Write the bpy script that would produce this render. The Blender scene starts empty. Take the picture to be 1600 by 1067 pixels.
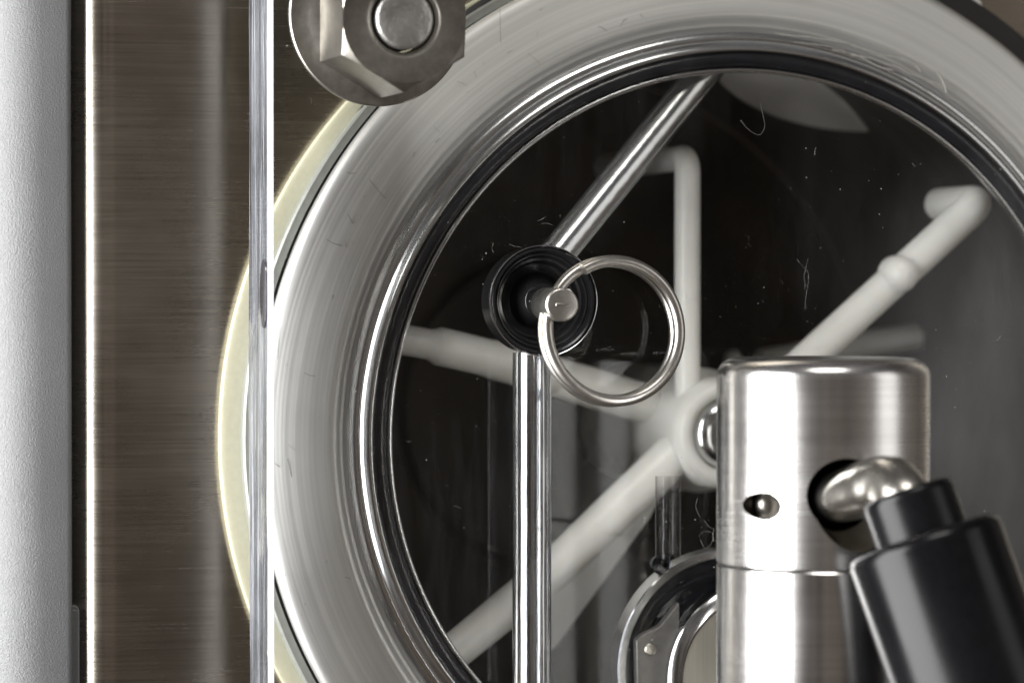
import bpy, bmesh, math, random
from mathutils import Vector, Matrix
random.seed(7)
R = math.radians
MM = 0.001
sc = bpy.context.scene
col = sc.collection

# ------------------------------------------------------------------ camera, world, lamps
CAM = Vector((-168.2, -627.8, 11.34))
YAW, PIT, F = R(15), R(-1), 5200.0
cd = bpy.data.cameras.new('camera'); cam = bpy.data.objects.new('camera', cd); col.objects.link(cam)
cam.location = CAM * MM; cam.rotation_euler = (R(90) + PIT, 0, -YAW)
cd.sensor_width = 36; cd.lens = F / 1600 * 36
cd.clip_start = 0.01; cd.clip_end = 50
cd.dof.use_dof = True; cd.dof.focus_distance = 0.652; cd.dof.aperture_fstop = 13
sc.camera = cam
w = bpy.data.worlds.new('World'); sc.world = w; w.use_nodes = True
_n, _l = w.node_tree.nodes, w.node_tree.links       # a dim room: warm below, neutral above
_t = _n.new('ShaderNodeTexCoord'); _s = _n.new('ShaderNodeSeparateXYZ'); _r = _n.new('ShaderNodeValToRGB')
_m = _n.new('ShaderNodeMapRange'); _m.inputs[1].default_value = -1; _m.inputs[2].default_value = 1
_l.new(_t.outputs['Generated'], _s.inputs[0]); _l.new(_s.outputs['Z'], _m.inputs[0]); _l.new(_m.outputs[0], _r.inputs[0])
_e = _r.color_ramp.elements; _e[0].position = .2; _e[0].color = (.34,.26,.20,1); _e[1].position = .85; _e[1].color = (.46,.46,.48,1)
_q = _e.new(.52); _q.color = (.48,.43,.39,1)
_c = _n.new('ShaderNodeMapping'); _c.inputs['Scale'].default_value = (2.2, 2.2, .25); _l.new(_t.outputs['Generated'], _c.inputs[0])
_k = _n.new('ShaderNodeTexNoise'); _k.inputs['Scale'].default_value = 3.2; _k.inputs['Detail'].default_value = 2; _l.new(_c.outputs[0], _k.inputs['Vector'])
_b = _n.new('ShaderNodeValToRGB'); _b.color_ramp.elements[0].position = .4; _b.color_ramp.elements[0].color = (.28,.24,.21,1)
_b.color_ramp.elements[1].position = .62; _b.color_ramp.elements[1].color = (1.8,1.75,1.7,1); _l.new(_k.outputs[0], _b.inputs[0])
_x = _n.new('ShaderNodeMix'); _x.data_type = 'RGBA'; _x.blend_type = 'MULTIPLY'; _x.inputs[0].default_value = 1
_l.new(_r.outputs[0], _x.inputs[6]); _l.new(_b.outputs[0], _x.inputs[7])
_l.new(_x.outputs[2], _n['Background'].inputs[0]); _n['Background'].inputs[1].default_value = 0.20
sc.view_settings.view_transform = 'Standard'; sc.view_settings.look = 'None'
sc.view_settings.exposure = 0.15; sc.view_settings.gamma = 1.0
sc.cycles.max_bounces = 14; sc.cycles.transparent_max_bounces = 16; sc.cycles.use_denoising = True
sc.cycles.sample_clamp_indirect = 6

def area(name, loc, target, sx, sy, power, color):
    l = bpy.data.lights.new(name, 'AREA'); l.shape = 'RECTANGLE'; l.size = sx; l.size_y = sy
    l.energy = power; l.color = color
    o = bpy.data.objects.new(name, l); col.objects.link(o); o.location = loc
    o.rotation_euler = (Vector(target) - Vector(loc)).to_track_quat('-Z', 'Y').to_euler()
    return o
area('softbox_left', (-0.95, -0.22, 0.02), (0.0, 0.0, 0.0), 0.85, 1.1, 34, (1.0, 1.0, 1.0))
area('softbox_right', (0.80, -0.62, 0.02), (0.05, 0.0, 0.0), 0.42, 1.1, 1.7, (1.0, 0.99, 0.98))
area('fill_top', (-0.08, -0.62, 1.0), (0.05, 0.0, 0.0), 0.5, 0.3, 3.6, (1.0, 0.97, 0.93))  # added fill with no visible source, brightens the beater

_fw = Vector((math.sin(YAW)*math.cos(PIT), math.cos(YAW)*math.cos(PIT), math.sin(PIT)))
_rt = _fw.cross(Vector((0,0,1))).normalized(); _up = _rt.cross(_fw)
def W(px, py, Y):
    """point at real depth Y (mm, into the machine) where the photo shows it"""
    d = _fw + _rt*((px-800)/F) + _up*((533.5-py)/F)
    return CAM + d*((Y-CAM.y)/d.y)

# ------------------------------------------------------------------ mesh helpers (mm in, metres out)
class MB:
    def __init__(s): s.v = []; s.f = []
    def add(s, v, f):
        n = len(s.v); s.v += [Vector(p) for p in v]; s.f += [tuple(i+n for i in q) for q in f]; return s
def frame(axis):
    a = Vector(axis).normalized()
    t = Vector((0,0,1)) if abs(a.z) < .9 else Vector((1,0,0))
    u = t.cross(a).normalized(); v = a.cross(u)
    return a, u, v
def lathe(mb, C, axis, prof, n=96, close=False):
    a, u, v = frame(axis); C = Vector(C); vs = []; fs = []; m = len(prof)
    for i in range(n):
        t = 2*math.pi*i/n; d = u*math.cos(t) + v*math.sin(t)
        for r, h in prof: vs.append(C + d*r + a*h)
    for i in range(n):
        j = (i+1) % n
        for k in range(m if close else m-1):
            k2 = (k+1) % m
            fs.append((i*m+k, j*m+k, j*m+k2, i*m+k2))
    mb.add(vs, fs); return mb
def cyl(mb, A, B, r0, r1=None, n=40, bev=0.0):
    A, B = Vector(A), Vector(B); r1 = r0 if r1 is None else r1; L = (B-A).length
    b = bev
    p = [(0.0001, 0)] + ([(r0-b, 0), (r0-b*.3, b*.3), (r0, b)] if b else [(r0, 0)])
    p += ([(r1, L-b), (r1-b*.3, L-b*.3), (r1-b, L)] if b else [(r1, L)]) + [(0.0001, L)]
    return lathe(mb, A, B-A, p, n)
def tube(mb, pts, rad, n=20, cap=True):
    pts = [Vector(p) for p in pts]; m = len(pts)
    rad = rad if isinstance(rad, (list, tuple)) else [rad]*m
    t0 = (pts[1]-pts[0]).normalized(); a, u, v = frame(t0); vs = []; fs = []
    for i, p in enumerate(pts):
        t = (pts[min(i+1, m-1)] - pts[max(i-1, 0)]).normalized()
        u = (u - t*u.dot(t)).normalized(); v = t.cross(u)
        for k in range(n):
            q = 2*math.pi*k/n; vs.append(p + (u*math.cos(q) + v*math.sin(q))*rad[i])
    for i in range(m-1):
        for k in range(n):
            k2 = (k+1) % n; fs.append((i*n+k, i*n+k2, (i+1)*n+k2, (i+1)*n+k))
    if cap: fs.append(tuple(reversed(range(n)))); fs.append(tuple(range((m-1)*n, m*n)))
    mb.add(vs, fs); return mb
def box(mb, x0, x1, y0, y1, z0, z1):
    v = [(x,y,z) for x in (x0,x1) for y in (y0,y1) for z in (z0,z1)]
    return mb.add(v, [(0,1,3,2),(4,6,7,5),(0,4,5,1),(2,3,7,6),(0,2,6,4),(1,5,7,3)])
def extrude_z(mb, prof, z0, z1, nz=1):
    m = len(prof); vs = []; fs = []
    for k in range(nz+1):
        z = z0 + (z1-z0)*k/nz
        vs += [(x, y, z) for x, y in prof]
    for k in range(nz):
        for i in range(m-1): fs.append((k*m+i, k*m+i+1, (k+1)*m+i+1, (k+1)*m+i))
    return mb.add(vs, fs)
def smooth_path(P, k=8):
    P = [Vector(p) for p in P]; out = []
    for i in range(len(P)-1):
        p0 = P[max(i-1,0)]; p1 = P[i]; p2 = P[i+1]; p3 = P[min(i+2, len(P)-1)]
        for j in range(k):
            t = j/k
            out.append(.5*((2*p1)+(p2-p0)*t+(2*p0-5*p1+4*p2-p3)*t*t+(3*p1-p0-3*p2+p3)*t**3))
    return out + [P[-1]]

def empty(name, loc, label, cat, group=None, kind=None):
    o = bpy.data.objects.new(name, None); col.objects.link(o)
    o.location = Vector(loc)*MM; o.empty_display_size = .005
    o['label'] = label; o['category'] = cat
    if group: o['group'] = group
    return o
def obj(name, mb, m, parent=None, ang=32, origin=None, normals=True, kind=None, label=None, bevel=0):
    """one mesh object; verts given in world mm"""
    base = Vector((0,0,0)); 
    if parent is not None:
        q = parent
        while q is not None: base += q.location; q = q.parent
    og = Vector(origin)*MM if origin is not None else sum((p for p in mb.v), Vector())/len(mb.v)*MM
    me = bpy.data.meshes.new(name)
    me.from_pydata([tuple(p*MM - og) for p in mb.v], [], mb.f)
    bm = bmesh.new(); bm.from_mesh(me)
    if normals: bmesh.ops.recalc_face_normals(bm, faces=bm.faces)
    bm.to_mesh(me); bm.free()
    me.shade_smooth()
    me.set_sharp_from_angle(angle=R(ang))
    me.materials.append(m)
    o = bpy.data.objects.new(name, me); col.objects.link(o)
    o.parent = parent; o.location = og - base
    if bevel:
        b = o.modifiers.new('bevel', 'BEVEL'); b.width = bevel*MM; b.segments = 3; b.limit_method = 'ANGLE'; b.angle_limit = R(30)
    if kind: o['kind'] = kind
    if label: o['label'] = label
    return o
def tag(o, label, cat, group=None, kind=None):
    o['label'] = label; o['category'] = cat
    if group: o['group'] = group
    if kind: o['kind'] = kind
    return o
def cut(o, cutters, mats, ang=32):
    """boolean holes into o, cutters are MBs in world mm"""
    bpy.context.view_layer.update()
    tmp = []
    for c, mat in zip(cutters, mats):
        me = bpy.data.meshes.new('cutter'); me.from_pydata([tuple(p*MM) for p in c.v], [], c.f); me.materials.append(mat)
        bm = bmesh.new(); bm.from_mesh(me); bmesh.ops.remove_doubles(bm, verts=bm.verts, dist=1e-6); bmesh.ops.recalc_face_normals(bm, faces=bm.faces); bm.to_mesh(me); bm.free()
        q = bpy.data.objects.new('cutter', me); col.objects.link(q); tmp.append(q)
        b = o.modifiers.new('cut', 'BOOLEAN'); b.object = q; b.operation = 'DIFFERENCE'; b.solver = 'EXACT'; b.material_mode = 'TRANSFER'
    bpy.context.view_layer.update()
    dg = bpy.context.evaluated_depsgraph_get()
    me = bpy.data.meshes.new_from_object(o.evaluated_get(dg))
    o.modifiers.clear(); old = o.data; o.data = me
    for q in tmp: bpy.data.objects.remove(q)
    me.shade_smooth(); me.set_sharp_from_angle(angle=R(ang))

# ------------------------------------------------------------------ materials
def newmat(name):
    m = bpy.data.materials.new(name); m.use_nodes = True
    nt = m.node_tree; return m, nt, nt.nodes['Principled BSDF'], nt.nodes, nt.links
def ramp(N, L, src, a, b, c0, c1):
    r = N.new('ShaderNodeValToRGB'); L.new(src, r.inputs[0])
    r.color_ramp.elements[0].position = a; r.color_ramp.elements[1].position = b
    f = lambda c: (c,c,c,1) if not isinstance(c, tuple) else (*c, 1)
    r.color_ramp.elements[0].color = f(c0); r.color_ramp.elements[1].color = f(c1)
    return r.outputs[0]
def noise(N, L, vec, scale, detail=4, rough=.6, mapscale=None, rot=None):
    if mapscale:
        mp = N.new('ShaderNodeMapping'); mp.inputs['Scale'].default_value = mapscale
        if rot: mp.inputs['Rotation'].default_value = rot
        L.new(vec, mp.inputs[0]); vec = mp.outputs[0]
    n = N.new('ShaderNodeTexNoise'); n.inputs['Scale'].default_value = scale
    n.inputs['Detail'].default_value = detail; n.inputs['Roughness'].default_value = rough
    L.new(vec, n.inputs['Vector']); return n.outputs[0]
def polar(N, L, vec, axis='Y'):
    """(radius in mm, angle, height in mm) of an object-space point about its own axis"""
    s = N.new('ShaderNodeSeparateXYZ'); L.new(vec, s.inputs[0])
    a, b, h = {'Y': ('X','Z','Y'), 'Z': ('X','Y','Z')}[axis]
    def mth(op, *x):
        m = N.new('ShaderNodeMath'); m.operation = op
        for i, q in enumerate(x):
            if isinstance(q, (int, float)): m.inputs[i].default_value = q
            else: L.new(q, m.inputs[i])
        return m.outputs[0]
    r = mth('SQRT', mth('ADD', mth('MULTIPLY', s.outputs[a], s.outputs[a]), mth('MULTIPLY', s.outputs[b], s.outputs[b])))
    ang = mth('ARCTAN2', s.outputs[b], s.outputs[a])
    c = N.new('ShaderNodeCombineXYZ')
    L.new(mth('MULTIPLY', r, 1000), c.inputs[0]); L.new(mth('MULTIPLY', mth('COSINE', ang), 1.0), c.inputs[1])
    L.new(mth('ADD', mth('MULTIPLY', s.outputs[h], 1000), mth('MULTIPLY', mth('SINE', ang), 1.0)), c.inputs[2])
    return c.outputs[0]
def tc(N): return N.new('ShaderNodeTexCoord').outputs['Object']

def steel(name, base=.58, rough=.28, aniso=.6, mode='turnY', tint=(1,.985,.96), bump=.12, grain=1.0, rot=0.0, var=.18, direct=None, fleck=0):
    """metal whose fine lines run round an axis (turnY/turnZ) or along x (linX) or z (linZ)"""
    m, nt, P, N, L = newmat(name)
    P.inputs['Metallic'].default_value = 1
    P.inputs['Anisotropic'].default_value = aniso
    P.inputs['Anisotropic Rotation'].default_value = rot
    v = tc(N)
    if mode == 'turnY': pv = polar(N, L, v, 'Y'); ms = (3.2*grain, .8, .6)
    elif mode == 'turnZ': pv = polar(N, L, v, 'Z'); ms = (.2, .8, 3.2*grain)
    elif mode == 'linX': pv = v; ms = (30*grain, 400*grain, 2600*grain)
    elif mode == 'linZ': pv = v; ms = (2600*grain, 400*grain, 30*grain)
    else: pv = v; ms = (900*grain,)*3
    if mode.startswith('turn'):
        t = N.new('ShaderNodeTangent'); t.direction_type = 'RADIAL'; t.axis = mode[-1]; L.new(t.outputs[0], P.inputs['Tangent'])
    elif mode.startswith('lin'):
        t = N.new('ShaderNodeTangent'); t.direction_type = 'RADIAL'; t.axis = 'Z'; L.new(t.outputs[0], P.inputs['Tangent'])
    fine = noise(N, L, pv, 1.0, 5, .65, ms)
    wide = noise(N, L, pv if mode.startswith('turn') else v, 1.0 if mode.startswith('turn') else 28, 3, .5,
                 tuple(q*.16 for q in ms) if mode.startswith('turn') else (1,1,1))
    smudge = noise(N, L, v, 22, 4, .6)
    mx = N.new('ShaderNodeMix'); mx.data_type = 'RGBA'; mx.blend_type = 'MULTIPLY'; mx.inputs[0].default_value = 1
    L.new(ramp(N, L, fine, .3, .7, tuple(base*(1-var)*c for c in tint), tuple(min(1, base*(1+var))*c for c in tint)), mx.inputs[6])
    L.new(ramp(N, L, wide, .3, .7, .84, 1.0), mx.inputs[7])
    L.new(mx.outputs[2], P.inputs['Base Color'])
    ad = N.new('ShaderNodeMath'); ad.operation = 'ADD'
    L.new(ramp(N, L, fine, .3, .7, rough*.9, rough*1.08), ad.inputs[0]); L.new(ramp(N, L, smudge, .35, .75, 0.0, .12), ad.inputs[1])
    L.new(ad.outputs[0], P.inputs['Roughness'])
    b = N.new('ShaderNodeBump'); b.inputs['Strength'].default_value = bump; b.inputs['Distance'].default_value = .0001
    L.new(fine, b.inputs['Height']); L.new(b.outputs[0], P.inputs['Normal'])
    return m
def plain(name, c, rough=.4, metal=0, nscale=300, var=.12, bump=.1, bdist=.0002, sss=0, coat=0, mapscale=None, rvar=.25, spec=.5, sscale=.004):
    m, nt, P, N, L = newmat(name); v = tc(N)
    P.inputs['Metallic'].default_value = metal; P.inputs['Specular IOR Level'].default_value = spec
    n = noise(N, L, v, nscale if not mapscale else 1.0, 4, .6, mapscale)
    n2 = noise(N, L, v, 40, 3, .5)
    mx = N.new('ShaderNodeMix'); mx.data_type = 'RGBA'; mx.blend_type = 'MULTIPLY'; mx.inputs[0].default_value = 1
    L.new(ramp(N, L, n, .3, .7, tuple(q*(1-var) for q in c), tuple(min(1,q*(1+var)) for q in c)), mx.inputs[6])
    L.new(ramp(N, L, n2, .3, .7, 1-var, 1.0), mx.inputs[7]); L.new(mx.outputs[2], P.inputs['Base Color'])
    L.new(ramp(N, L, n2, .3, .7, rough*(1-rvar), rough*(1+rvar)), P.inputs['Roughness'])
    if sss:
        P.inputs['Subsurface Weight'].default_value = sss; P.inputs['Subsurface Radius'].default_value = (1,.9,.7)
        P.inputs['Subsurface Scale'].default_value = sscale
    if coat: P.inputs['Coat Weight'].default_value = coat; P.inputs['Coat Roughness'].default_value = .08
    b = N.new('ShaderNodeBump'); b.inputs['Strength'].default_value = bump; b.inputs['Distance'].default_value = bdist
    L.new(n, b.inputs['Height']); L.new(b.outputs[0], P.inputs['Normal'])
    return m
def clear(name, f0=.045, rough=.0, tint=(.97,.975,.965), bump=0.0, power=5.0, scr=0.0, mapscale=None, smear=None, patch_k=.2):
    """clear acrylic: passes light straight on, mirrors more and more towards grazing"""
    m, nt, P, N, L = newmat(name); N.remove(P)
    out = [n for n in N if n.type == 'OUTPUT_MATERIAL'][0]
    g = N.new('ShaderNodeNewGeometry'); v = tc(N)
    dot = N.new('ShaderNodeVectorMath'); dot.operation = 'DOT_PRODUCT'
    L.new(g.outputs['Normal'], dot.inputs[0]); L.new(g.outputs['Incoming'], dot.inputs[1])
    def mth(op, *x):
        q = N.new('ShaderNodeMath'); q.operation = op
        for i, z in enumerate(x):
            if isinstance(z, (int, float)): q.inputs[i].default_value = z
            else: L.new(z, q.inputs[i])
        return q.outputs[0]
    s = mth('POWER', mth('SUBTRACT', 1.0, mth('ABSOLUTE', dot.outputs['Value'])), power)
    fr = mth('ADD', f0, mth('MULTIPLY', s, 1-f0))
    T = N.new('ShaderNodeBsdfTransparent'); T.inputs[0].default_value = (*tint, 1)
    G = N.new('ShaderNodeBsdfGlossy'); G.inputs['Roughness'].default_value = rough
    M = N.new('ShaderNodeMixShader'); L.new(fr, M.inputs[0]); L.new(T.outputs[0], M.inputs[1]); L.new(G.outputs[0], M.inputs[2])
    if bump:
        b = N.new('ShaderNodeBump'); b.inputs['Strength'].default_value = bump; b.inputs['Distance'].default_value = .0004
        L.new(noise(N, L, v, 1.0, 3, .5, mapscale or (300,300,20)), b.inputs['Height']); L.new(b.outputs[0], G.inputs['Normal'])
    L.new(M.outputs[0], out.inputs[0])
    if scr:   # faint wipe haze on the surface
        D = N.new('ShaderNodeBsdfDiffuse'); D.inputs[0].default_value = (.8,.8,.82,1)
        M2 = N.new('ShaderNodeMixShader')
        a = noise(N, L, v, 1.0, 5, .7, (60, 60, 9), (0, .5, 0)); b2 = noise(N, L, v, 14, 3, .5)
        k = mth('MULTIPLY', ramp(N, L, a, .45, .85, 0.0, 1.0), ramp(N, L, b2, .42, .75, 0.0, scr))
        if smear:   # paler uneven patch of the surface, fading out from one spot
            sx, sz, sr_ = smear
            d = N.new('ShaderNodeVectorMath'); d.operation = 'DISTANCE'
            mp = N.new('ShaderNodeMapping'); mp.inputs['Scale'].default_value = (1, 0, .55); L.new(v, mp.inputs[0])
            L.new(mp.outputs[0], d.inputs[0]); d.inputs[1].default_value = (sx*MM, 0, sz*.55*MM)
            f = mth('SUBTRACT', 1.0, mth('MULTIPLY', d.outputs['Value'], 1/(sr_*MM)))
            f = mth('MAXIMUM', f, 0.0)
            c3 = noise(N, L, v, 1.0, 5, .6, (45, 45, 16), (0, .7, 0))
            k = mth('ADD', k, mth('MULTIPLY', mth('MULTIPLY', f, patch_k), ramp(N, L, c3, .30, .70, .35, 1.0)))
        L.new(k, M2.inputs[0]); L.new(M.outputs[0], M2.inputs[1]); L.new(D.outputs[0], M2.inputs[2]); L.new(M2.outputs[0], out.inputs[0])
    return m

M = {}
M['ring'] = steel('turned_steel', .75, .54, .0, 'turnY', (1,1,.99), .12, 1.3, .25, .12)
M['ringpol'] = steel('polished_steel', .75, .10, .2, 'turnY', (.97,.98,1), .05, 1.5, 0.0, .08)
M['tap'] = steel('tap_steel', .76, .20, .1, 'turnZ', (1,.985,.965), .02, 2.0, .25, .02)
M['panel'] = steel('brushed_panel_steel', .50, .22, .7, 'linX', (1,.91,.78), .10, .9, .25, .14)
M['nut'] = plain('nut_steel', (.37,.35,.315), .34, 1, 500, .16, .25, .0001)
M['stud'] = plain('cut_stud_steel', (.50,.49,.47), .40, 1, 260, .15, .8, .0005)
M['pin'] = plain('pin_steel', (.56,.54,.50), .30, 1, 900, .12, .25, .00006)
M['wire'] = plain('wire_steel', (.53,.51,.475), .32, 1, 900, .10, .15, .00005)
M['powder'] = plain('powder_coat', (.19,.192,.195), .36, .2, 3000, .10, .8, .00022, rvar=.1)
M['black'] = plain('black_plastic', (.012,.012,.013), .16, 0, 300, .3, .15, .0003, spec=.6)
M['rubber'] = plain('black_rubber', (.010,.011,.016), .22, 0, 500, .3, .35, .0003, spec=.55)
M['grip'] = plain('black_grip', (.005,.005,.006), .24, 0, 700, .2, .10, .0001, spec=.26)
M['dark'] = plain('dark_void', (.006,.006,.007), .6, 0, 200, .3)
M['cream'] = plain('cream_silicone', (.50,.49,.375), .45, 0, 700, .05, .25, .0002, sss=.3)
M['spacer'] = plain('grey_spacer', (.28,.29,.27), .35, .2, 500, .08, .1)
M['nylon'] = plain('white_nylon', (.93,.925,.895), .32, 0, 160, .04, .06, .0003, sss=.35)
M['drum'] = steel('drum_steel', .30, .36, .4, 'turnY', (1,.96,.92), .08, .6, .25, .2)
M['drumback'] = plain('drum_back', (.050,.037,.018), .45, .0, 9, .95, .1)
M['port'] = plain('grey_port', (.85,.84,.83), .5, 0, 80, .08)
M['pane'] = clear('clear_acrylic', .017, .0, (.985,.985,.975), scr=.045, smear=(102, -22, 34), patch_k=.10)
M['chamfer'] = plain('bright_chamfer', (.21,.215,.23), .15, 0, 300, .1, .3, .001, mapscale=(60,240,14))
M['bore'] = clear('bore_wall', .46, .06, (.85,.87,.90), .35, 1.6, mapscale=(420,420,14))
M['bore2'] = clear('satin_bore_wall', .5, .2, (.90,.92,.94), .15, 1.6, mapscale=(420,420,14))
M['faint'] = clear('faint_reflection', .02, .1, (.9,.9,.9), .2, 3, mapscale=(420,420,14))
M['edge'] = plain('polished_acrylic_edge', (.19,.20,.22), .08, 0, 300, .6, 1.0, .003, mapscale=(60,240,14), spec=.8)  # long streaks of refracted light are put into the colour
M['bead'] = steel('glassy_bead', .85, .14, 0, 'turnY', (.95,.97,1), .05, 1.0, 0.0, .06)
M['shade_scratch'] = plain('bore_shade_scratch_steel', (.13,.12,.105), .3, 1, 300, .2, .3, .0003)  # shade inside slot and lever hole put into the colour; also colours rim scratches
M['lip'] = plain('rounded_lip_steel', (.62,.58,.50), .3, 1, 300, .15, .3, .0003)
M['sideoval'] = plain('smoky_oval', (.17,.17,.19), .12, .6, 300, .3, .4, .001, mapscale=(60,240,60))
M['bracket'] = plain('dull_bracket', (.13,.125,.12), .4, .5, 300, .15)
M['beige'] = steel('brushed_disc', .50, .35, .5, 'linZ', (1,.95,.84), .08, .6, 0.0, .08)
M['speck'] = plain('pale_dust', (.48,.47,.44), .8, 0, 300, .2)
M['grease'] = plain('dry_grease', (.55,.54,.50), .3, .3, 400, .2, .4)

Z0, Z1 = -150, 150
T = 20.0                      # thickness of the clear door
AX = Vector((55.8, 0, -19.9)) # axis of the drum

# ------------------------------------------------------------------ steel front panel with its folded left edge
PY = 36.0
px_l = W(101, 533, PY).x
rf = 10.5
mb = MB()
prof = [(px_l, PY+45)]
for k in range(13):
    a = math.pi/2*k/12
    prof.append((px_l + rf - rf*math.cos(a), PY + rf - rf*math.sin(a)))
prof.append((px_l+rf+3, PY))
extrude_z(mb, prof, Z0, Z1)
Xa, Xb, rh = px_l+rf+3, 210.0, 86.0
n = 160; vs = []; fs = []
for i in range(n):
    t = 2*math.pi*i/n; c, s_ = math.cos(t), math.sin(t)
    vs.append((AX.x + rh*c, PY, AX.z + rh*s_))
    k = min(((Xb-AX.x)/c) if c > 1e-9 else 1e9, ((Xa-AX.x)/c) if c < -1e-9 else 1e9,
            ((Z1-AX.z)/s_) if s_ > 1e-9 else 1e9, ((Z0-AX.z)/s_) if s_ < -1e-9 else 1e9)
    vs.append((AX.x + k*c, PY, AX.z + k*s_))
for i in range(n):
    j = (i+1) % n; fs.append((2*i, 2*j, 2*j+1, 2*i+1))
mb.add(vs, fs)
# corner fillers so that the sheet is a full rectangle
for (cx, cz) in ((Xa,Z0),(Xa,Z1),(Xb,Z0),(Xb,Z1)):
    best = sorted(range(n), key=lambda i: (Vector(vs[2*i+1])-Vector((cx,PY,cz))).length)[:2]
    p, q = vs[2*best[0]+1], vs[2*best[1]+1]
    mb.add([p, (cx,PY,cz), q], [(0,1,2)])
fp = tag(obj('steel_front_panel', mb, M['panel'], normals=True, ang=50), 'dark brushed steel front panel with bright folded edge behind the clear door', 'panel')

# ------------------------------------------------------------------ grey powder coated side housing
HY = 35.0
hx = W(113, 533, HY).x
sh = empty('side_housing', (hx-15, HY+10, 0), 'pale grey powder coated side housing beyond the narrow black gap', 'housing')
prof = [(hx, HY+34), (hx, HY+1.2)]
for k in range(6):
    a = math.pi/2*k/5; prof.append((hx-1.2+1.2*math.cos(a), HY+1.2-1.2*math.sin(a)))
for k in range(1, 25):
    a = R(46)*k/24; prof.append((hx-5.5-15*math.sin(a), HY+15*(1-math.cos(a))))
xe, ye = prof[-1]; prof.append((xe-40*math.cos(R(46)), ye+40*math.sin(R(46))))
mb = MB(); extrude_z(mb, prof, Z0, Z1, 8)
obj('housing_shell', mb, M['powder'], sh)
z = W(118, 943, HY+3).z
mb = MB(); pr = [(hx-1, HY+1.5)]
lipx = W(123, 1000, HY+3).x
vs = []; fs = []
prz = [(hx-2, z+1.0), (hx+.2, z+.6), (lipx-.35, z-.5), (lipx, z-2.0), (lipx, Z0)]
box(mb, hx-.6, lipx, HY+1.6, HY+30, Z0, z-1.0)
cyl(mb, ((hx-.6+lipx)/2-.1, HY+1.7, z-1.3), ((hx-.6+lipx)/2-.1, HY+30, z-1.3), (lipx-hx+.6)/2+.06, n=24)
obj('lower_lip', mb, M['powder'], sh, bevel=.25)
mb = MB(); box(mb, hx-.3, hx+.12, HY+1.5, HY+10, W(113,45,HY).z, Z1)
obj('upper_lip', mb, M['powder'], sh, bevel=.1)
mb = MB(); box(mb, hx+.05, px_l+1.0, PY+31, PY+34, Z0, Z1)
gp = obj('gap_strip', mb, M['dark']); tag(gp, 'black strip standing in for the shade deep in the gap between grey housing and steel panel', 'strip')  # darkness of the gap modelled as a black strip

# ------------------------------------------------------------------ freezing drum
dr = empty('freezing_drum', (AX.x, 30, AX.z), 'dark turned steel drum behind the clear door, mouth ringed with bright steel', 'drum')
RY = 22.0  # front of the rim
RO, RI = 100.9, 75.0
prof = [(RO-.3, RY+16), (RO, RY+5.9), (RO-.15, RY+5.2), (RO-.6, RY+4.55), (RO-1.3, RY+4.15)]
for k in range(1, 14):
    t = k/13; prof.append((RO-1.3 - t*12.8, RY + 1.2 + 2.95*(1-t)**1.06))
prof += [(86.3, RY+1.22), (85.7, RY+1.6), (85.2, RY+2.5), (84.7, RY+2.9), (84.2, RY+2.9)]
mb = MB(); lathe(mb, (AX.x,0,AX.z), (0,1,0), [(r, h) for r, h in prof], 240)
obj('rim_ring', mb, M['ring'], dr, origin=(AX.x, RY, AX.z), ang=50)
prof = [(84.3, RY+2.95), (83.6, RY+2.2), (82.6, RY+1.4), (81.5, RY+.65), (81.3, RY+.8), (81.1, RY+.35), (80.0, RY-.5), (79.3, RY-.95), (78.95, RY-.8), (78.8, RY+6.0)]
mb = MB(); lathe(mb, (AX.x,0,AX.z), (0,1,0), prof, 240)
obj('polished_groove', mb, M['bead'], dr, origin=(AX.x, RY, AX.z), ang=80)
prof = [(75.1+.55*math.cos(a), RY+1.0+.55*math.sin(a)) for a in [2*math.pi*k/12 for k in range(12)]]
mb = MB(); lathe(mb, (AX.x,0,AX.z), (0,1,0), prof, 240, close=True)
obj('inner_lip', mb, M['bead'], dr, origin=(AX.x, RY, AX.z), ang=80)
prof = [(75.2, RY+1.4), (75.4, RY+4.5), (84, RY+5.5), (84, 170)]
mb = MB(); lathe(mb, (AX.x,0,AX.z), (0,1,0), prof, 160)
obj('drum_wall', mb, M['drum'], dr, origin=(AX.x, RY, AX.z), ang=50)
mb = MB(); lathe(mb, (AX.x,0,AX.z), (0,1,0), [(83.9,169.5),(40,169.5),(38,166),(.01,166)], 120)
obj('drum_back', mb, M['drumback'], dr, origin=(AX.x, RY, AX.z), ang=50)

# rubber seal ring of the door, in the groove
mb = MB(); prof = [(77.35+1.5*math.cos(a), RY+.9+1.5*math.sin(a)) for a in [2*math.pi*k/20 for k in range(20)]]
lathe(mb, (AX.x,0,AX.z), (0,1,0), prof, 240, close=True)
tag(obj('seal_ring', mb, M['rubber'], origin=(AX.x, RY, AX.z), ang=80), 'glossy black rubber seal ring round the drum window', 'seal')

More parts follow.
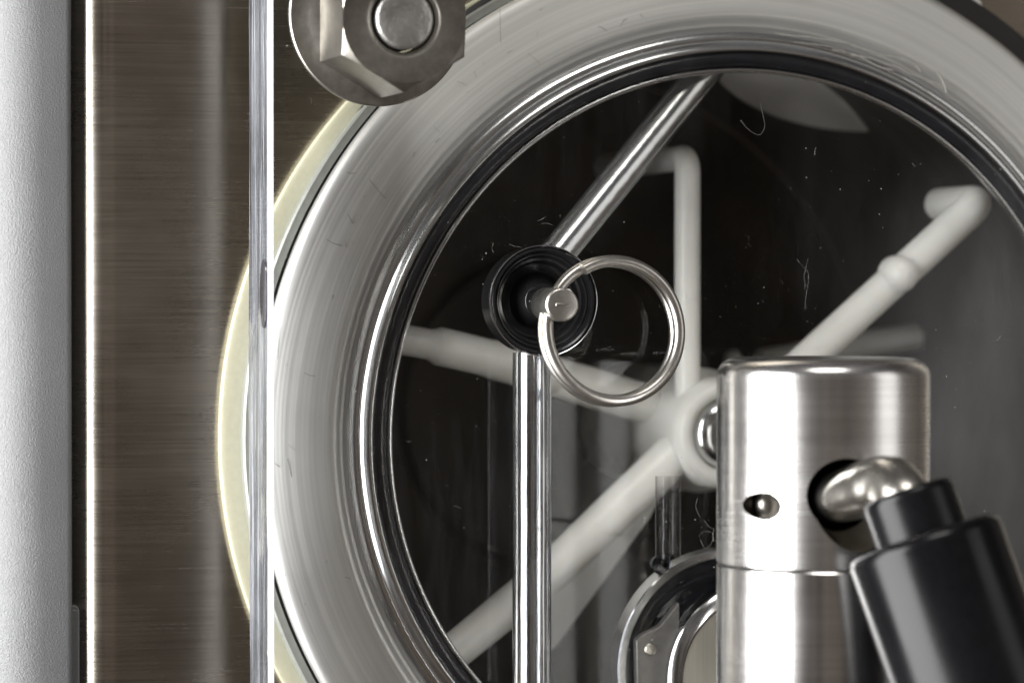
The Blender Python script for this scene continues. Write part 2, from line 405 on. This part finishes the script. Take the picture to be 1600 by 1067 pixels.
# cream gasket and its thin grey spacer behind the rim
mb = MB(); GY = 33.0; GR = 101.6
lathe(mb, (AX.x-6.2,0,AX.z), (0,1,0), [(GR-.2,GY+3),(GR,GY+.8),(GR-.3,GY+.2),(GR-1,GY),(GR-6.4,GY),(GR-6.5,GY+.4),(GR-8,GY+.4),(GR-9,GY+3)], 240)
tag(obj('cream_gasket', mb, M['cream'], origin=(AX.x-6.2, GY, AX.z)), 'flat cream silicone gasket ring showing round the outside of the drum rim', 'gasket')
mb = MB(); lathe(mb, (AX.x-1.2,0,AX.z), (0,1,0), [(102.4,34.3),(102.3,30.4),(101.9,30.0),(100.4,30.0),(100.2,33.3)], 240)
tag(obj('grey_spacer_ring', mb, M['spacer'], origin=(AX.x-1.2, 29, AX.z)), 'thin grey spacer ring between cream gasket and steel rim', 'ring')
mb = MB(); lathe(mb, (AX.x+2.2,0,AX.z+1), (0,1,0), [(104.5,35.8),(104.3,31.5),(103.5,31),(98.5,31)], 240)
tag(obj('shadow_gap_ring', mb, M['dark'], origin=(AX.x+2.2, 31, AX.z+1)), 'thin black ring standing in for the shadow gap round the outer edge of the steel rim', 'seal')  # shade in the gap round the rim, built as a black ring

# pale round feed port high inside the drum
mb = MB(); c = W(1335, 84, 62)
a = Vector((-.22, -.42, -.88))
lathe(mb, c, a, [(.01,.6),(32.5,.6),(33.5,0),(33.5,-2)], 72)
o = obj('feed_port', mb, M['port'], dr, ang=40)

# ------------------------------------------------------------------ beater
bt = empty('beater', (AX.x, 50, AX.z), 'white nylon beater frame with round hub and bent arms inside the drum', 'beater')
by = 50.0
hub = W(1138, 678, by-6)
H = lambda Y: Vector((hub.x, Y, hub.z))
mb = MB()
lathe(mb, H(0), (0,1,0), [(7.7,by-4),(8.0,by-6.2),(9.6,by-6.9),(11.0,by-6.0),(11.8,by-3),(12.0,by+10),(13.6,by+14),(13.6,by+62),(11,by+64)], 72)
obj('hub', mb, M['nylon'], bt, ang=60)
mb = MB(); lathe(mb, H(0), (0,1,0), [(.01,by-7.4),(4.2,by-7.2),(6.0,by-6.6),(7.2,by-5.4),(7.6,by-4.5),(7.7,by+2)], 64)
obj('shaft_end', mb, M['ringpol'], bt, origin=H(by), ang=60)
def arm(pts, r, name='arm', sm=True, k=8, mat=None):
    q = smooth_path(pts, k) if sm else pts
    mb = MB(); tube(mb, q, r, 24); return obj(name, mb, mat or M['nylon'], bt, ang=60)
# upright arm whose end turns back along the drum
A0 = W(1074, 640, by+2); A1 = W(1074, 262, by+2)
rA = 2.75
Lb = 62
def bend(P, D1, D2, r, n=7):
    """rounded corner at P from direction D1 into direction D2"""
    a = P - D1*r; b = P + D2*r; return [a.lerp(P, t).lerp(P.lerp(b, t), t) for t in [i/n for i in range(n+1)]]
up = (A1-A0).normalized()
tip = A1 + up*2.2
arm([A0] + bend(tip, up, Vector((0,1,0)), 4.0) + [tip + Vector((0,Lb,0))], rA, sm=False)
# right hand arm
B0 = W(1175, 640, by-2); B1 = W(1530, 316, by-12); d = (B1-B0).normalized()
arm([B0] + bend(B1, d, Vector((0,1,0)), 4.0) + [B1 + Vector((0,22,0))], 3.7, sm=False)
# knob on the right hand arm
mb = MB(); c = W(1406, 428, by-10)
lathe(mb, c, (0,1,0), [(.01,-4.6),(1.6,-4.3),(3.3,-2.9),(4.1,-.3),(4.0,3),(2,4)], 32); obj('knob', mb, M['nylon'], bt, ang=60)
# lower left arm with step
C0 = W(1075, 690, by+2); C1 = W(862, 892, by-4); C2 = W(692, 1032, by-15)
P = [C0, C0.lerp(C1,.5), C1, C1.lerp(C2,.5), C2]
arm(smooth_path(P, 6), [4.7 - .9*min(1, i/24) for i in range(25)], sm=False)
# paddle web behind the lower left arm
w0, w1, w2, w3 = W(1035, 745, by+6), W(1003, 800, by+12), W(850, 1015, by+10), W(836, 905, by+2)
mb = MB(); nv = (w1-w0).cross(w2-w0).normalized()*2.2
mb.add([p+nv for p in (w0,w1,w2,w3)] + [p-nv for p in (w0,w1,w2,w3)], [(0,1,2,3),(7,6,5,4),(0,4,5,1),(1,5,6,2),(2,6,7,3),(3,7,4,0)])
obj('paddle', mb, M['nylon'], bt, bevel=1.2)
# left arm, further back
D0 = W(1040, 640, by+16); D1 = W(830, 578, by+6); D2 = W(700, 544, by-2); D3 = W(600, 526, by-6)
arm(smooth_path([D0, D1, D2, D3], 8), [4.4]*6 + [4.2]*6 + [4.0]*6 + [3.2]*7, sm=False)
# rear arm to the right
E0 = W(1190, 570, by+60); E1 = W(1325, 542, by+62); E2 = W(1432, 526, by+62)
arm([E0, E1, E2, E2+Vector((1.2,3,.2))], [3.6, 3.3, 3.2, 2.0], sm=False)
# short upright stub near hub
arm([W(1146, 640, by+50), W(1146, 560, by+52), W(1144, 548, by+52)], [3.0, 2.2, 1.2], 'stub', sm=False)

# ------------------------------------------------------------------ clear acrylic door
X0 = -47.25     # front left edge; the side face lies a little further out beyond the chamfer
XS = X0-1.0
door = empty('clear_door', (X0, 10, 0), 'thick clear acrylic door plate with bright polished left edge', 'door')
mb = MB(); vs = [(X0,0,Z0),(200,0,Z0),(200,0,Z1),(X0,0,Z1)]
pcx = W(850, 470, 0); n = 128; vs = []; fs = []
for i in range(n):
    t = 2*math.pi*i/n; c, s_ = math.cos(t), math.sin(t)
    vs.append((pcx.x + 10.75*c, 0, pcx.z + 10.75*s_))
    k = min(((200-pcx.x)/c) if c > 1e-9 else 1e9, ((X0-pcx.x)/c) if c < -1e-9 else 1e9,
            ((Z1-pcx.z)/s_) if s_ > 1e-9 else 1e9, ((Z0-pcx.z)/s_) if s_ < -1e-9 else 1e9)
    vs.append((pcx.x + k*c, 0, pcx.z + k*s_))
for i in range(n):
    j = (i+1) % n; fs.append((2*i, 2*j, 2*j+1, 2*i+1))
mb.add(vs, fs)
for (cx, cz) in ((X0,Z0),(X0,Z1),(200,Z0),(200,Z1)):
    best = sorted(range(n), key=lambda i: (Vector(vs[2*i+1])-Vector((cx,0,cz))).length)
    best = [b for b in best if True][:2]
    mb.add([vs[2*best[0]+1], (cx,0,cz), vs[2*best[1]+1]], [(0,1,2)])
mb.add([(XS,T,Z0),(200,T,Z0),(200,T,Z1),(XS,T,Z1)], [(3,2,1,0)])
obj('plate', mb, M['pane'], door, normals=False, origin=(0,0,0))
mb = MB(); vs = []; fs = []
nz = 60
for k in range(nz+1):
    z = Z0 + (Z1-Z0)*k/nz
    for j in range(9):
        y = 1.1 + (T-1.1)*j/8
        vs.append((XS + .10*math.sin(j*1.3+z*.02) + .10*math.sin(z*.045+j*.7) + .06*math.sin(z*.11-j), y, z))
m_ = 9
for k in range(nz):
    for j in range(8): fs.append((k*m_+j, k*m_+j+1, (k+1)*m_+j+1, (k+1)*m_+j))
mb.add(vs, fs); obj('side_face', mb, M['edge'], door, ang=80)
mb = MB(); mb.add([(XS-.05,1.1,Z0),(X0,0,Z0),(X0,0,Z1),(XS-.05,1.1,Z1)], [(0,1,2,3)])
obj('chamfer', mb, M['chamfer'], door)
mb = MB(); mb.add([(XS-.05,T-1.2,Z0),(X0+.3,T+.02,Z0),(X0+.3,T+.02,Z1),(XS-.05,T-1.2,Z1)], [(0,1,2,3)])
obj('mirror_strip', mb, M['chamfer'], door)  # strip added at the rear edge to brighten its reflection in the panel
# dark oval disc set on the side face
c = W(410, 459, 4.4); c.x = XS
mb = MB(); lathe(mb, c, (1,0,0), [(6.7,.3),(6.6,-.22),(6.2,-.30),(.01,-.25)], 48)
for p in mb.v: p.y = c.y + (p.y-c.y)*.5
obj('side_oval', mb, M['sideoval'], door, ang=60)
# drilled bores inside the acrylic, open bright tubes
pc = W(850, 470, 0)
v0 = W(831, 560, 9); v0.x = W(831,800,9).x
mb = MB(); lathe(mb, (v0.x, 9, 0), (0,0,1), [(3.85, Z0), (3.85, pc.z-10.3)], 48)
obj('upright_bore', mb, M['bore'], door, ang=80, label='upright drilled bore below the black plug')
mb = MB(); lathe(mb, (v0.x, 9, 0), (0,0,1), [(2.9, Z0), (2.9, pc.z-10.3)], 48)
obj('upright_bore', mb, M['bore'], door, ang=80)
d0, d1 = W(868, 400, 14), W(1112, 98, 31)
mb = MB(); tube(mb, [d0, d1], 3.5, 40, cap=False)
obj('slanting_bore', mb, M['bore2'], door, ang=80, label='slanting drilled bore running up from the black plug')
mb = MB(); tube(mb, [d0, d1], 2.3, 40, cap=False)
obj('slanting_bore', mb, M['bore2'], door, ang=80)
mb = MB(); lathe(mb, (pc.x, 0, pc.z), (0,1,0), [(10.95,.3),(10.9,-.05),(10.75,-.08),(10.68,.1),(10.7,2)], 96)
obj('plug_hole_wall', mb, M['bead'], door, ang=60)

# ------------------------------------------------------------------ black plug in the plate
pl = empty('black_plug', (pc.x, 8, pc.z), 'glossy black round plug sunk in the clear door behind the release pin', 'plug')
prof = [(9.0,9),(10.6,8),(10.6,.5),(10.3,.15),(9.9,.1),(9.6,.5),(9.3,1.5),(8.8,1.7),(8.4,2.7),(7.9,2.9),(7.3,4.5),(5.6,5.2),(4.4,3.6),(3.7,1.4),(3.4,1.1),(.01,1.1)]
mb = MB(); lathe(mb, (pc.x,0,pc.z), (0,1,0), prof, 96); obj('cup', mb, M['black'], pl, ang=40)
for rr_, yy_ in ((9.15, 1.6),):
    mb = MB(); lathe(mb, (pc.x,0,pc.z), (0,1,0), [(rr_+.35*math.cos(a), yy_+.35*math.sin(a)) for a in [2*math.pi*k/10 for k in range(10)]], 96, close=True)
    obj('ridge', mb, M['black'], pl, ang=80)

# ------------------------------------------------------------------ release pin and split ring
pf = W(879, 476, -14.5)
rp = empty('release_pin', (pf.x, -5, pf.z), 'short grey steel release pin standing out of the black plug', 'pin')
mb = MB(); pdir = Vector((0,1,0))
lathe(mb, pf, (0,1,0), [(.01,0),(2.75,0),(3.05,.12),(3.25,.4),(3.25,11.5),(3.0,12.1),(2.2,12.3),(2.2,18)], 64)
pin = obj('shank', mb, M['pin'], rp, ang=35)
mb = MB(); box(mb, pf.x-1.4, pf.x+1.4, pf.y-.30, pf.y+.2, pf.z-.30, pf.z+.30); obj('raised_dash', mb, M['pin'], rp, bevel=.15)

ncen = W(957, 518, -10)
ax = Vector((.10, -1, .10)).normalized()
a, u, v = frame(ax)
pts = []; rad = []
Rr = 13.55; wr = 1.16; turns = 1.93
# start where the cut wire end shows, front coil
def ang_of(px, py, Y):
    q = W(px, py, Y) - ncen; return math.atan2(q.dot(v), q.dot(u))
a0 = ang_of(914, 432, -11)
N_ = 150
a_r = ang_of(1068, 520, -11)
sgn = 1 if ((a_r - a0) % (2*math.pi)) < math.pi else -1
for i in range(N_+1):
    t = i/N_; th = a0 + sgn*turns*2*math.pi*t
    off = (0.5-t)*2.6*1.93
    pts.append(ncen + (u*math.cos(th) + v*math.sin(th))*(Rr - .15*math.sin(t*9)) + a*off); rad.append(wr)
mb = MB(); tube(mb, pts, rad, 24)
tag(obj('split_ring', mb, M['wire'], ang=60), 'double coiled steel split ring threaded through the release pin', 'ring')

# ------------------------------------------------------------------ flange nut on its stud, top left
wc = W(588, 26, 0)
nut = empty('flange_nut', (wc.x, -8, wc.z), 'worn steel hexagon flange nut at the top left of the clear door', 'nut')
mb = MB(); lathe(mb, (wc.x,0,wc.z), (0,-1,0), [(17.2,.05),(17.4,.4),(17.4,1.5),(17.15,1.75),(16.2,1.8),(13.6,2.3),(12.4,3.0),(9,3.2)], 120)
obj('flange', mb, M['nut'], nut, ang=30)
hexh = 24.0
fc0 = wc.copy(); wc = wc + Vector((0,0,-2.4))
hc0 = Vector((wc.x, 0, wc.z)); fc = W(635.5, 33, -hexh)
shift = Vector((fc.x-wc.x, 0, fc.z-wc.z))
# hexagon cut by a cone at the front: built as a fine grid round the axis
ap = 11.7
mb = MB(); vs = []; fs = []; nn = 180
def hexr(t, h):
    tt = ((t + math.pi/6) % (math.pi/3)) - math.pi/6
    return min(ap/math.cos(tt), ap*1.005 + (hexh-h)*1.55)
hs = [3.0, 8, 14, 19] + [hexh-2.6+2.6*k/16 for k in range(17)]
for h in hs:
    cx = wc.x + shift.x*h/hexh*0.0; 
    for i in range(nn):
        t = 2*math.pi*i/nn; r = hexr(t, h); vs.append(Vector((wc.x + r*math.cos(t), -h, wc.z + r*math.sin(t))))
for k in range(len(hs)-1):
    for i in range(nn):
        j = (i+1) % nn; fs.append((k*nn+i, k*nn+j, (k+1)*nn+j, (k+1)*nn+i))
top = len(vs)-nn
for rr_, hh in ((7.4, hexh), (6.9, hexh-.15), (6.1, hexh-1.0), (5.9, hexh-6)):
    for i in range(nn):
        t = 2*math.pi*i/nn; vs.append(Vector((wc.x + rr_*math.cos(t), -hh, wc.z + rr_*math.sin(t))))
for q in range(4):
    b0 = top + q*nn
    for i in range(nn):
        j = (i+1) % nn; fs.append((b0+i, b0+j, b0+nn+j, b0+nn+i))
for i, p in enumerate(vs): p.x += shift.x*0
mb.add(vs, fs); obj('hexagon', mb, M['nut'], nut, ang=24)
mb = MB(); vs = []
lathe(mb, (wc.x,0,wc.z), (0,-1,0), [(5.6,hexh-7),(5.6,hexh-.3),(5.35,hexh+.25),(4.9,hexh+.5),(2.6,hexh+.42),(1.2,hexh+.62),(.01,hexh+.5)], 64)
tag(obj('threaded_stud', mb, M['stud'], ang=40), 'rough cut round end of the stud inside the flange nut', 'stud')

# ------------------------------------------------------------------ round outlet low in the door
oc = W(1200, 1070, 14)
ot = empty('round_outlet', (oc.x, 10, oc.z), 'round machined outlet with pale steel disc half hidden behind the tap', 'outlet')
def ringtube(name, c, r, w_, y0, y1, mat, lab=None):
    mb = MB(); lathe(mb, (c.x,0,c.z), (0,1,0), [(r-w_,y1),(r-w_,y0+.3),(r-w_+.3,y0),(r-.3,y0),(r,y0+.3),(r,y1)], 128)
    return obj(name, mb, mat, ot, ang=35, origin=(c.x, y0, c.z), label=lab)
c1 = Vector((49.9, 0, -66.6))
ringtube('outer_collar', c1, 24.0, 1.9, 14, 19.5, M['ringpol'])
mb = MB(); lathe(mb, (c1.x,0,c1.z), (0,1,0), [(22.1,19),(21.6,19.3),(19.2,19.3),(19.0,17),(18.6,16.6),(18.2,17),(18.0,19.3),(.01,19.3)], 96)
obj('dark_recess', mb, M['rubber'], ot, ang=40)
dc = Vector((54.8, 0, -68.6)); 
mb = MB(); lathe(mb, (dc.x,0,dc.z), (0,1,0), [(19.9,14),(19.9,9.2),(19.6,8.8),(17.4,8.0),(17.0,8.2)], 128)
obj('bevelled_rim', mb, M['ringpol'], ot, ang=35, origin=(dc.x, 10, dc.z))
mb = MB(); lathe(mb, (dc.x,0,dc.z), (0,1,0), [(17.0,8.2),(16.8,8.5),(.01,8.5)], 96)
obj('pale_disc', mb, M['beige'], ot, ang=35)
b = [W(996,1067,11), W(994,1000,11), W(1003,991,11), W(1030,978,11), W(1062,940,11), W(1060,1067,11)]
b[0] = W(996,1100,11); b[-1] = W(1062,1100,11)
mb = MB(); n6 = len(b); mb.add(b + [p+Vector((0,2.4,0)) for p in b], [tuple(range(n6)), tuple(reversed(range(n6,2*n6)))] + [(i,(i+1)%n6,(i+1)%n6+n6,i+n6) for i in range(n6)])
obj('bracket', mb, M['bracket'], ot, bevel=.4)
c = W(1016, 1014, 10.8)
mb = MB(); lathe(mb, c, (0,-1,0), [(1.25,-.2),(1.25,.25),(1.0,.45),(.01,.5)], 32); obj('screw', mb, M['nut'], ot)
# dark drilled hole above the outlet
c = W(1034, 882, 15)
mb = MB(); lathe(mb, c, (0,1,0), [(2.1,0),(2.0,-.3),(1.7,0),(1.6,3),(.01,3)], 40); obj('small_hole', mb, M['rubber'], ot, ang=40)
mb = MB(); lathe(mb, (W(1044,800,15).x, 15, 0), (0,0,1), [(2.6, c.z+1.4), (2.6, W(0,760,15).z)], 32); obj('upright_bore', mb, M['faint'], ot, ang=80)  # clear tube standing in for a faint reflected streak

# ------------------------------------------------------------------ dispensing tap in front of the door
TY = -45.0
tl, tr = W(1125, 600, TY), W(1447.5, 600, TY)
tcx = (tl.x + tr.x)/2 ; TR = (tr.x - tl.x)/2*.972
tcx = W(1286.5, 600, TY).x
ztop = W(1286, 557, TY+8).z; zseam = W(1286, 894, TY-TR).z
tp = empty('dispensing_tap', (tcx, TY, zseam), 'shiny steel dispensing tap cylinder with slot and lever hole in front of the door', 'tap')
pr = [(.01, ztop-.25), (TR-9, ztop-.05), (TR-4.0, ztop)]
for k in range(1, 11):
    q = math.pi/2*k/10; pr.append((TR-4.0+4.0*math.sin(q), ztop-3.4*(1-math.cos(q))))
pr += [(TR, zseam+.35), (TR-.22, zseam+.12), (TR-.5, zseam+.1), (.01, zseam+.1)]
mb = MB(); lathe(mb, (tcx, TY, 0), (0,0,1), pr, 192)
ub = obj('upper_body', mb, M['tap'], tp, origin=(tcx, TY, (ztop+zseam)/2))
# cutters
def on_tap(px, py):
    # where the line of sight through this pixel meets the tap's surface
    lo, hi = TY-TR-1, TY
    y = lo
    while y < hi:
        p = W(px, py, y)
        if math.hypot(p.x-tcx, p.y-TY) <= TR: return p
        y += .02
    return p
sl, sr = on_tap(1166.5, 789), on_tap(1205, 789)
zs = sl.z
ymid = (sl.y+sr.y)/2
hr = (W(0,766,TY-TR).z - W(0,812,TY-TR).z)/2
cut1 = MB(); box(cut1, sl.x+hr*.6, sr.x, TY-TR-5, ymid+6, zs-hr, zs+hr)
cut2 = MB(); cyl(cut2, (sl.x+hr*.82, TY-TR-5, zs), (sl.x+hr*.82, ymid+6.01, zs), hr-.002, n=40)
hc = on_tap(1323, 774) + Vector((0,.5,0))
hdir = Vector((hc.x-tcx, hc.y-TY, 0)).normalized()
hdir = Vector((math.sin(R(4)), -math.cos(R(4)), 0))
cut3 = MB(); cyl(cut3, hc - hdir*22, hc + hdir*9, 6.7, n=64)
lowd = Vector((.30, -1, -.42)).normalized()
cut4 = MB(); cyl(cut4, hc - lowd*4 + Vector((.2,0,-1.0)), hc + lowd*8 + Vector((.2,0,-1.0)), 5.2, 9.6, n=96)
ub.data.materials[0] = M['tap']
cut(ub, [cut1, cut2, cut4, cut3], [M['shade_scratch'], M['shade_scratch'], M['lip'], M['shade_scratch']])
pr = [(.01, zseam-.1), (TR-.45, zseam-.1), (TR-.2, zseam-.14), (TR+.02, zseam-.45), (TR+.02, Z0), (.01, Z0)]
mb = MB(); lathe(mb, (tcx, TY, 0), (0,0,1), pr, 192)
obj('lower_body', mb, M['tap'], tp, origin=(tcx, TY, (Z0+zseam)/2))
mb = MB(); lathe(mb, (tcx, TY, 0), (0,0,1), [(TR-.9, zseam-.3), (TR-.9, zseam+.3)], 96); obj('seam', mb, M['dark'], tp)
c = Vector((W(1197,789,ymid+4).x, ymid+4, zs))
mb = MB(); lathe(mb, c, (0,0,1), [(.01,-2.7),(1.7,-2.7),(1.7,-1.3),(2.0,-1.0),(2.0,1.0),(1.7,1.3),(1.7,2.7),(.01,2.7)], 40); obj('slot_pin', mb, M['nut'], tp, ang=50)

# lever: bright bent rod, black collar, black grip
ld = (W(1600, 1150, -112) - W(1452, 800, -76)).normalized()
g0 = W(1441, 838, -80)
ld = (W(1536, 1112, -87) - g0).normalized()
c0 = g0 - ld*8.6
k0 = c0 - ld*1.0
P = [hc - hdir*9 + Vector((-1.0,0,-1.5)), hc - hdir*2 + Vector((0,0,-.3)), W(1358, 762, TY-TR-4.0), W(1392, 758, TY-TR-9), c0 + ld*2.0 + Vector((-.8,0,0)), c0 + ld*6]
pa = smooth_path(P, 10)
mb = MB(); tube(mb, pa, [4.6 if i < 8 else 4.6+.6*min(1,(i-8)/14) for i in range(len(pa))], 40)
M['rod'] = plain('rod_steel', (.50,.48,.44), .24, 1, 300, .15, .12, .0003)
obj('lever_rod', mb, M['rod'], tp, ang=60)
mb = MB(); lathe(mb, c0, ld, [(.01,0),(7.3,0),(7.9,.2),(8.3,.7),(8.4,1.6),(8.4,12)], 72); obj('collar', mb, M['grip'], tp, ang=50)
mb = MB(); lathe(mb, g0, ld, [(8.3,-.2),(11.8,-.15),(13.1,.1),(13.8,.7),(14.1,1.9),(14.1,60),(14.1,90)], 96); obj('grip', mb, M['grip'], tp, ang=50)

# ------------------------------------------------------------------ dust, fibres, scratches
def speck(mb, p, r):
    k = random.randint(3,5); a0 = random.random()*6.28; vs = [p + Vector((0,-.04*r*8,0))]
    for i in range(k):
        t = a0 + 6.283*i/k; q = r*random.uniform(.5,1.2); vs.append(p + Vector((q*math.cos(t), 0, q*math.sin(t))))
    mb.add(vs, [(0, 1+i, 1+(i+1)%k) for i in range(k)])
mb = MB()
clust = [(600,100,60),(760,330,70),(1130,430,40),(1130,830,35),(900,850,60),(700,640,60),(1330,640,80),(1450,560,60),(1040,860,50),(1100,500,50),(240,270,30),(430,420,20),(1250,400,90),(1020,760,60)]
for i in range(1100):
    if random.random() < .5:
        cx, cy, s_ = random.choice(clust); x, y = random.gauss(cx, s_), random.gauss(cy, s_)
    else: x, y = random.uniform(440,1590), random.uniform(5,1060)
    if x < 436: continue
    speck(mb, W(x, y, -.03), min(.18, .030*math.exp(abs(random.gauss(0,.75)))))
tag(obj('dust_specks', mb, M['speck'], normals=False), 'scattered pale dust specks on the face of the clear door', 'dust', kind='stuff')
def fibre(pts, r=.012, Y=-.1):
    mb = MB(); tube(mb, smooth_path([W(x,y,Y) for x,y in pts], 5), r, 6); return mb
mb = MB()
for pts in [[(796,382),(804,385),(812,386),(815,388)], [(771,380),(769,388),(771,395)], [(846,350),(855,349),(863,352)],
            [(1188,161),(1192,180),(1195,198),(1186,211),(1170,203),(1157,188)], [(1263,404),(1260,415),(1258,424),(1256,432),(1258,442),(1257,452)],
            [(1245,405),(1253,415),(1262,425),(1263,440),(1259,465),(1258,482)],
            [(1090,778),(1087,790),(1090,800),(1094,808)], [(1100,812),(1108,823),(1115,826),(1113,838),(1118,846)], [(1092,838),(1100,830),(1114,833),(1113,846),(1104,856),(1099,853),(1094,842)],
            [(884,396),(897,402),(906,408)], [(486,350),(491,351),(496,352)], [(476,439),(484,440),(489,439)],
            [(528,133),(524,140),(526,146)], [(484,151),(487,157),(486,162)]]:
    m2 = fibre(pts); mb.add(m2.v, m2.f)
for i in range(46):
    x, y = random.uniform(450,1560), random.uniform(60,1050); L_ = random.choice((1.5,2,2.5,3,8))*random.uniform(.7,1.3); t = random.uniform(0,6.28)
    m2 = fibre([(x,y),(x+L_*math.cos(t),y+L_*math.sin(t)),(x+L_*1.8*math.cos(t+random.uniform(-.5,.5)),y+L_*1.8*math.sin(t+random.uniform(-.5,.5)))], random.uniform(.010,.022)); mb.add(m2.v, m2.f)
tag(obj('lint_fibres', mb, M['speck'], normals=False), 'fine pale lint fibres and hairs clinging to the clear door', 'lint', kind='stuff')
mb = MB()
for i in range(60):      # short nicks and hairline scratches in the rim
    th = random.uniform(R(95), R(235)); rr_ = random.uniform(87, 99); L_ = random.uniform(.4, 2.2) if i % 5 else random.uniform(3, 7); q = random.uniform(0, 3.14)
    zz = RY + 1.2 + 2.95*max(0, (rr_-86.8)/12.8)**1.06 - .02
    p = Vector((AX.x+rr_*math.cos(th), zz, AX.z+rr_*math.sin(th))); d = Vector((math.cos(q), 0, math.sin(q)))
    n_ = random.uniform(-.25,.25)
    m2 = MB(); tube(m2, smooth_path([p, p + d*L_*.5 + Vector((0,0,n_)), p + d*L_], 4), random.uniform(.015,.04), 5); mb.add(m2.v, m2.f)
tag(obj('rim_scratches', mb, M['shade_scratch'], normals=False), 'hairline scratches and small nicks on the brushed steel rim', 'scratches', kind='stuff')
mb = MB()
for pts, r in [([(1210,52),(1240,57),(1265,58),(1300,64),(1335,70),(1355,80),(1380,86),(1403,90),(1425,98),(1433,105),(1438,113)], .16),
               ([(1330,86),(1362,92),(1385,100),(1400,104),(1420,115),(1440,122),(1462,130),(1473,137)], .14),
               ([(1465,114),(1471,122),(1476,134),(1479,146)], .24), ([(1300,78),(1330,84),(1352,93),(1372,104),(1395,110)], .12),
               ([(1240,66),(1290,72),(1320,80)], .10), ([(1478,150),(1490,156),(1500,162)], .10)]:
    m2 = fibre(pts, r, T-.2); mb.add(m2.v, m2.f)
tag(obj('grease_smear', mb, M['grease'], normals=False), 'wavy dried grease smear on the upper right of the steel rim', 'smear', kind='stuff')
